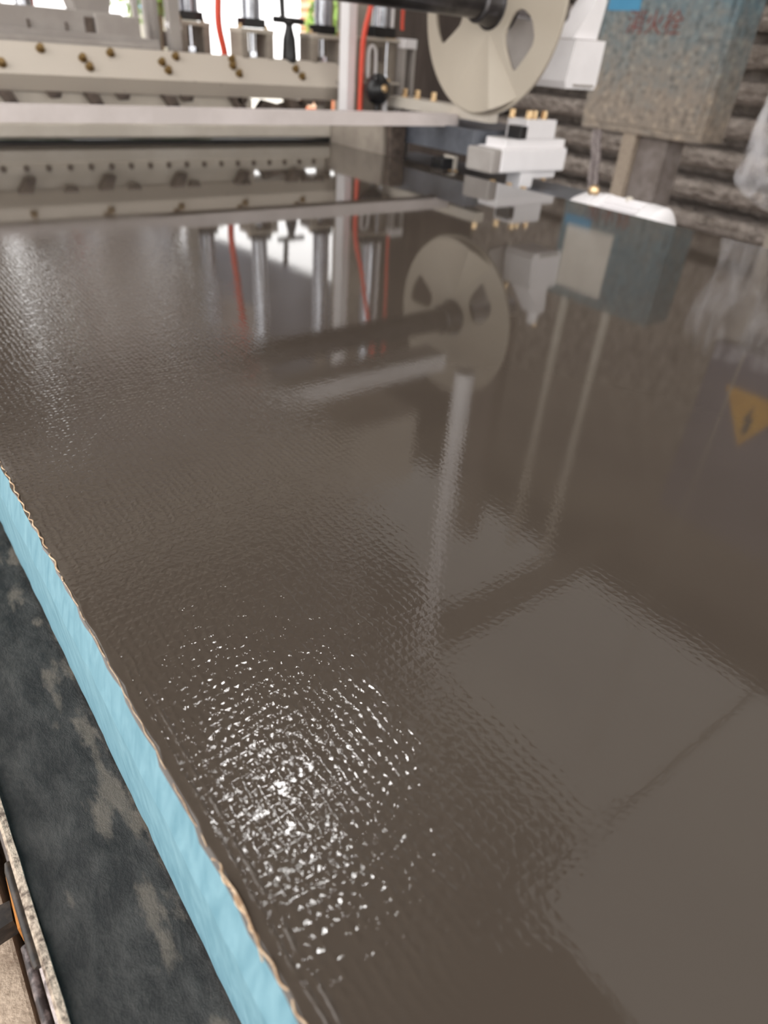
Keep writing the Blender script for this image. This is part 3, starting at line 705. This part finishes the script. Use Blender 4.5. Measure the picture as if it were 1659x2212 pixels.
# folds added from the hub outwards to shape the disc's light and dark bands
bm = B()
def fold(a0, a1, r_in, r_out, h, tip=.5, n=24):
    am = (a0 + a1) / 2; c0 = bm.verts.new((1.1957, cy + r_in * math.cos(R(am)), cz + r_in * math.sin(R(am))))
    top = []; base = []
    for k in range(n + 1):
        u = k / n; a = R(a0 + (a1 - a0) * u); hh = h * (u / tip if u < tip else (1 - u) / (1 - tip))
        top.append(bm.verts.new((1.1957 - hh, cy + r_out * math.cos(a), cz + r_out * math.sin(a))))
        base.append(bm.verts.new((1.1962, cy + (r_out + .002) * math.cos(a), cz + (r_out + .002) * math.sin(a))))
    bk = bm.verts.new((1.1962, c0.co.y, c0.co.z))
    for k in range(n):
        bm.faces.new((c0, top[k], top[k + 1])); bm.faces.new((top[k], base[k], base[k + 1], top[k + 1])); bm.faces.new((bk, base[k + 1], base[k]))
    bm.faces.new((c0, bk, base[0], top[0])); bm.faces.new((c0, top[-1], base[-1], bk))
fold(-126, -64, .05, .191, .024, .30)
obj('shading_fold', bm, M['disc'], t)
bm = B(); lathe(bm, (1.155, cy, cz), (1, 0, 0), [(0, .030), (.004, .036), (.03, .038), (.04, .042), (.042, .05), (.075, .05), (.077, .03)], 32); obj('hub', bm, M['dark_steel'], t, smooth=True)
bm = B(); cyl(bm, (-.5, cy, cz), (1.156, cy, cz), .0285, seg=40); obj('shaft', bm, M['dark_steel'], t, smooth=True)
bm = B(); cyl(bm, (1.232, cy, cz), (1.42, cy, cz), .02, seg=30); obj('journal', bm, M['steel'], t, smooth=True)

# gear motor behind the disc
t = thing('gear_motor', 'bright white gear motor hanging behind the right side of the disc', 'motor', (1.49, 1.26, .19))
bm = B(); prism(bm, [(1.452, .186), (1.556, .186), (1.562, .196), (1.565, .283), (1.458, .28), (1.446, .20)], 1.21, 1.31, 'Y'); obj('gearbox', bm, M['white_cast'], t, .006)
bm = B(); prism(bm, [(1.470, .282), (1.556, .284), (1.566, .36), (1.54, .368)], 1.23, 1.29, 'Y'); obj('arm', bm, M['white_cast'], t, .003)
bm = B(); cyl(bm, (1.555, 1.26, .34), (1.555, 1.26, .40), .016); obj('arm_bolt', bm, M['white_cast'], t, .002, smooth=True)
bm = B(); box(bm, 1.475, 1.545, 1.204, 1.212, .191, .196); obj('foot_slot', bm, M['grey_paint'], t)
bm = B(); prism(bm, [(1.40, .195), (1.47, .186), (1.47, .42), (1.33, .42), (1.33, .29)], 1.32, 1.335, 'Y'); obj('back_plate', bm, M['grey_paint'], t, .002)
bm = B(); box(bm, 1.31, 1.47, 1.338, 1.36, .265, .276); obj('cross_strap', bm, M['white_cast'], t, .002)
obj('bolt', hexbolt(B(), (1.565, 1.255, .40), (0, 0, 1), .008, .012), M['brass'], t)
obj('bolt', hexbolt(B(), (1.46, 1.30, .285), (0, 0, 1), .007, .014), M['brass'], t)
bm = B(); box(bm, 1.49, 1.54, 1.30, 1.38, .40, 1.2); single('motor_bracket', bm, M['dirty'], 'dark bracket above the white gear motor', 'bracket', bevel=.002)

# side rail and bearing block at the board's right edge
bm = B(); prism(bm, [(1.345, 1.34), (1.375, 1.34), (1.47, 1.785), (1.36, 1.785)], .102, .127, 'Z')
t = thing('mount_rail', 'dull cream rail with brass bolts running behind the disc bottom', 'rail', (1.4, 1.55, .102))
obj('rail_body', bm, M['cream'], t, .002)
for (x, y) in ((1.40, 1.74), (1.405, 1.69), (1.405, 1.62), (1.375, 1.37)): 
    obj('bolt', hexbolt(B(), (x, y, .127), (0, 0, 1), .0075, .020), M['brass'], t)
bm = B(); prism(bm, [(1.305, 1.345), (1.555, 1.345), (1.60, 1.75), (1.305, 1.75)], .030, .086, 'Z')
single('sub_frame', bm, M['blue_grey'], 'dark blue-grey machine frame under the cream mount rail', 'frame', bevel=.003)
bm = B(); box(bm, 1.262, 1.60, 1.11, 1.9, -.20, -.035)
single('machine_bed', bm, M['blue_grey'], 'blue-grey machine bed beside the right board edge', 'frame', bevel=.004)
t = thing('bearing_block', 'bright white stepped bearing block right of the disc, brass bolts on top', 'bearing', (1.43, 1.29, .0))
bm = B(); box(bm, 1.315, 1.555, 1.25, 1.34, .004, .058); obj('housing', bm, M['white_cast'], t, .008, seg=3)
bm = B(); box(bm, 1.335, 1.552, 1.262, 1.33, .056, .076); obj('slide', bm, M['white_cast'], t, .003)
bm = B(); box(bm, 1.40, 1.508, 1.262, 1.33, .076, .118); cap_ = obj('top_cap', bm, M['white_cast'], t, .004)
bm = B(); box(bm, 1.375, 1.398, 1.256, 1.30, .0765, .104); obj('rubber_stop', bm, M['black'], t, .002)
bm = B(); box(bm, 1.46, 1.545, 1.27, 1.33, -.014, .006); obj('under_plate', bm, M['white_cast'], t, .003)
bm = B(); box(bm, 1.405, 1.452, 1.26, 1.31, -.034, .006); obj('foot', bm, M['white_cast'], t, .004)
bm = B(); box(bm, 1.285, 1.317, 1.25, 1.34, .004, .056); obj('end_cover', bm, M['grey_paint'], t, .006)
for (x, y) in ((1.42, 1.28), (1.445, 1.285), (1.475, 1.28), (1.405, 1.32)): obj('bolt', hexbolt(B(), (x, y, .117), (0, 0, 1), .0075, .018), M['brass'], cap_)
for x in (1.475, 1.525): obj('bolt', hexbolt(B(), (x, 1.29, -.013), (0, 0, -1), .006, .010), M['brass'], t)
t = thing('limit_switch', 'small black box with brass terminals left of the white bearing block', 'switch', (1.27, 1.42, -.03))
bm = B(); box(bm, 1.262, 1.30, 1.40, 1.44, -.034, .018); obj('switch_box', bm, M['black'], t, .002)
bm = B(); box(bm, 1.301, 1.315, 1.40, 1.44, -.034, .022); obj('mount_tab', bm, M['cream'], t, .001)
for x in (1.272, 1.29, 1.308): obj('terminal', hexbolt(B(), (x, 1.40, -.012), (0, -1, 0), .004, .008), M['brass'], t)
for i, (x, y) in enumerate(((1.285, 1.24), (1.29, 1.19), (1.285, 1.14))):
    bm = hexbolt(B(), (x, y, -.035), (0, 0, 1), .008, .030)
    single('frame_bolt', bm, M['brass'], ['brass bolt at the right board edge, closest to the white bearing block', 'brass bolt at the right board edge, middle of the three', 'brass bolt at the right board edge, nearest the ribbed motor'][i], 'bolt', 'brass bolts along the right board edge')
# bright angle strip along the edge
bm = B(); box(bm, 1.24, 1.258, .95, 1.35, -.05, -.012)
single('edge_strip', bm, M['white_cast'], 'bright narrow strip along the right board edge under the bearing block', 'strip', bevel=.001)

# ribbed motor lying beyond the board's right edge
t = thing('ribbed_motor', 'white ribbed electric motor lying just beyond the right board edge', 'motor', (1.36, .93, -.12))
mx_, mz_ = 1.352, -.052
bm = B(); lathe(bm, (mx_, .80, mz_), (0, 1, 0), [(0, .030), (.004, .050), (.012, .058), (.045, .060), (.048, .056)], 40); obj('fan_cover', bm, M['white_cast'], t, smooth=True)
bm = B(); lathe(bm, (mx_, .848, mz_), (0, 1, 0), [(0, .050), (.10, .050)], 40)
for k in range(30):
    a = 2 * PI * k / 30; d = Vector((math.cos(a), 0, math.sin(a))); s = Vector((-math.sin(a), 0, math.cos(a))) * .0013
    c0 = Vector((mx_, .853, mz_)); vs = []
    for y in (0, .09):
        for (rr_, sg) in ((.049, -1), (.0585, -1), (.0585, 1), (.049, 1)): vs.append(bm.verts.new(c0 + Vector((0, y, 0)) + d * rr_ + s * sg))
    for i in range(4): bm.faces.new((vs[i], vs[(i + 1) % 4], vs[4 + (i + 1) % 4], vs[4 + i]))
    bm.faces.new(vs[:4]); bm.faces.new(vs[4:][::-1])
obj('ribbed_body', bm, M['white_cast'], t)
bm = B(); lathe(bm, (mx_, .948, mz_), (0, 1, 0), [(0, .052), (.003, .060), (.018, .060), (.02, .055), (.03, .052), (.032, .058), (.06, .056), (.085, .044), (.10, .030)], 40); eb = obj('end_bell', bm, M['white_cast'], t, smooth=True)
bm = B(); lathe(bm, (mx_, .90, mz_ + .05), (0, 0, 1), [(0, .008), (.012, .008), (.014, .004)], 12); obj('lifting_eye', bm, M['cream'], t, smooth=True)
bm = B(); lathe(bm, (mx_ - .012, .985, mz_ + .055), (0, 0, 1), [(0, .011), (.008, .013), (.015, .010), (.018, .004)], 16); obj('brass_plug', bm, M['brass'], eb, smooth=True)
bm = B(); box(bm, mx_ - .05, mx_ + .05, .86, 1.04, -.20, -.114)
single('motor_plinth', bm, M['blue_grey'], 'grey plinth carrying the ribbed motor', 'plinth', bevel=.003)

# ================================================================== RIGHT BACKGROUND
# fire hydrant cabinet
bx0 = 3.45
cab = thing('wall_cabinet', 'large teal metal cabinet caked in grey cement dust at the upper right', 'cabinet', (3.56, 2.36, -.9))
bm = B(); box(bm, bx0, 3.66, 1.99, 2.717, -.037, .94); obj('cabinet_body', bm, M['teal'], cab, .006)
bm = B(); box(bm, bx0 - .006, bx0, 2.02, 2.69, .0, .91); door = obj('cabinet_door', bm, M['teal'], cab, .002)
bm = B(); box(bm, bx0 - .009, bx0 - .006, 2.50, 2.69, .478, .53); obj('clean_patch', bm, M['clean_blue'], door)
bm = B(); box(bm, bx0 - .010, bx0 - .006, 2.33, 2.66, .53, .88); obj('notice_sheet', bm, M['label'], door)
bm = B(); box(bm, 3.50, 3.66, 2.19, 2.43, -.9, -.037); obj('support_column', bm, M['grey_dusty'], cab, .004)
bm = B(); box(bm, 3.46, 3.50, 2.36, 2.44, -.9, -.037); obj('support_angle', bm, M['pale_crust'], cab, .004)
def text3d(txt, size, loc, m, parent):
    cu = bpy.data.curves.new('lettering', 'FONT'); cu.body = txt; cu.size = size; cu.extrude = .001; cu.align_x = 'CENTER'
    tt = bpy.data.objects.new('tmp', cu); C.objects.link(tt); bpy.context.view_layer.update()
    me = bpy.data.meshes.new_from_object(tt.evaluated_get(bpy.context.evaluated_depsgraph_get())); bpy.data.objects.remove(tt)
    bm = B(); bm.from_mesh(me); bpy.data.meshes.remove(me)
    for v in bm.verts: v.co = Vector((loc[0] - v.co.z, loc[1] - v.co.x, loc[2] + v.co.y))
    return obj('lettering', bm, m, parent)
try: text3d('消火栓', .105, (bx0 - .008, 2.40, .395), M['red'], door)
except Exception as e: print('text', e)
for (y, w) in ((2.60, .006), (2.63, .004)):
    bm = B(); pts = [Vector((3.47 + random.uniform(-.006, .006), y - .16 * k / 14 + random.uniform(-.008, .008), -.04 - .86 * k / 14)) for k in range(15)]
    tube(bm, pts, .014, 8); single('dripped_rope', bm, M['crust_pipe'], 'cement-caked strand below the teal cabinet, ' + ('the one nearer the support column' if y < 2.61 else 'the outer one, farther from the support column'), 'rope', 'strands below the cabinet', smooth=True)
for (y, lab) in ((2.62, 'grey conduit rising from the far side of the teal cabinet top'), (2.30, 'grey conduit rising from the middle of the teal cabinet top')):
    bm = B(); cyl(bm, (3.52, y, .941), (3.52, y, 2.9), .03); single('conduit', bm, M['cream'], lab, 'pipe', 'conduits above the teal cabinet', smooth=True)
# purple-grey switch cabinet with warning triangle, seen mirrored
t = thing('switch_cabinet', 'purple-grey switch cabinet with a yellow triangle, mirrored at the right edge', 'cabinet', (3.4, 1.05, -.9))
bm = B(); box(bm, 3.2, 3.5, .45, 1.46, .80, 1.75); obj('cabinet_body', bm, M['purple_cab'], t, .006)
bm = B(); prism(bm, [(1.02, .98), (1.34, .98), (1.18, 1.24)], 3.194, 3.2); obj('warning_triangle', bm, M['yellow'], t)
bm = B(); prism(bm, [(1.165, 1.17), (1.195, 1.17), (1.185, 1.11), (1.205, 1.11), (1.175, 1.03), (1.18, 1.09), (1.16, 1.09)], 3.190, 3.1945); obj('bolt_symbol', bm, M['black'], t)
for y in (.5, 1.4):
    bm = B(); box(bm, 3.24, 3.30, y - .03, y + .03, -.9, .8); obj('leg', bm, M['dull_paint'], t)
# hanging plastic film
bm = B(); random.seed(9); g = []
nz, na = 40, 40
for k in range(nz + 1):
    z = .62 - .77 * k / nz; f = math.sin(min(1, (k + 1) / nz * 1.0) * PI * .5)
    wz = .235 * (.94 + .06 * math.sin(k * .2 + .5)) * (1 if k < nz * .85 else max(.15, 1 - ((k - nz * .85) / (nz * .15)) ** 2 * .8)); row = []
    for i in range(na):
        a = 2 * PI * i / na; w = 1 + .10 * math.sin(a * 5 + k * .13) + .06 * math.sin(a * 9 - k * .2) + random.uniform(-.012, .012)
        row.append(bm.verts.new((2.58 + .14 * w * math.cos(a) * wz / .23, 1.06 + wz * w * math.sin(a), z)))
    g.append(row)
for k in range(nz):
    for i in range(na): bm.faces.new((g[k][i], g[k][(i + 1) % na], g[k + 1][(i + 1) % na], g[k + 1][i]))
bm.faces.new(g[-1])
single('plastic_sack', bm, M['film'], 'crumpled clear plastic sack at the right edge of the picture', 'sack', smooth=True)
bm = B(); cyl(bm, (2.58, 1.06, .61), (2.58, 1.06, 3.22), .004, seg=6); single('sack_rope', bm, M['dull_paint'], 'thin rope holding up the clear plastic sack', 'rope')
# diagonal rods leaning near the floor
bm = B(); cyl(bm, (3.6, 1.2, -.55), (4.2, 1.95, -.6), .012); single('leaning_rod', bm, M['dull_paint'], 'thin rod lying across the floor below the plastic sack', 'rod', smooth=True)

# ================================================================== ABOVE THE MACHINE (mirrored in the slurry)
bm = B(); cyl(bm, (.965, .93, .315), (.965, .93, 3.28), .022, seg=24)
single('pale_pipe', bm, M['white_cast'], 'white pipe rising above the board, mirrored as a long pale streak', 'pipe', smooth=True)
bm = B(); box(bm, -.6, 1.13, 1.16, 1.24, .385, .43)
single('cross_beam', bm, M['white_cast'], 'grey crossbeam over the shaft, mirrored below the dark shaft line', 'beam', bevel=.003)
bm = B(); box(bm, -.6, 1.0, 1.10, 1.30, .49, .68)
single('roller_guard', bm, M['cream'], 'beige guard box over the crossbeam, mirrored in the middle of the board', 'guard', bevel=.006)
bm = B(); prism(bm, [(.50, .40), (.66, .36), (1.19, .60), (1.19, .86), (.46, .86)], 2.20, 2.24, 'Y')
single('hood_panel', bm, M['bar_paint'], 'light grey hood panel above the beam, mirrored on the left of the board', 'panel', bevel=.003)
for i, x in enumerate((-.62, 1.62)):
    bm = B(); box(bm, x - .05, x + .05, 2.25, 2.35, -.9, 1.999); single('tall_post', bm, M['dull_paint'], ['thick frame post far left behind the press', 'thick frame post behind the rightmost cylinder'][i], 'post', 'tall frame posts', bevel=.004)
bm = B(); box(bm, -.67, 1.67, 2.25, 2.35, 2.0, 2.12); single('frame_header', bm, M['dull_paint'], 'header beam joining the two tall frame posts', 'beam', bevel=.004)
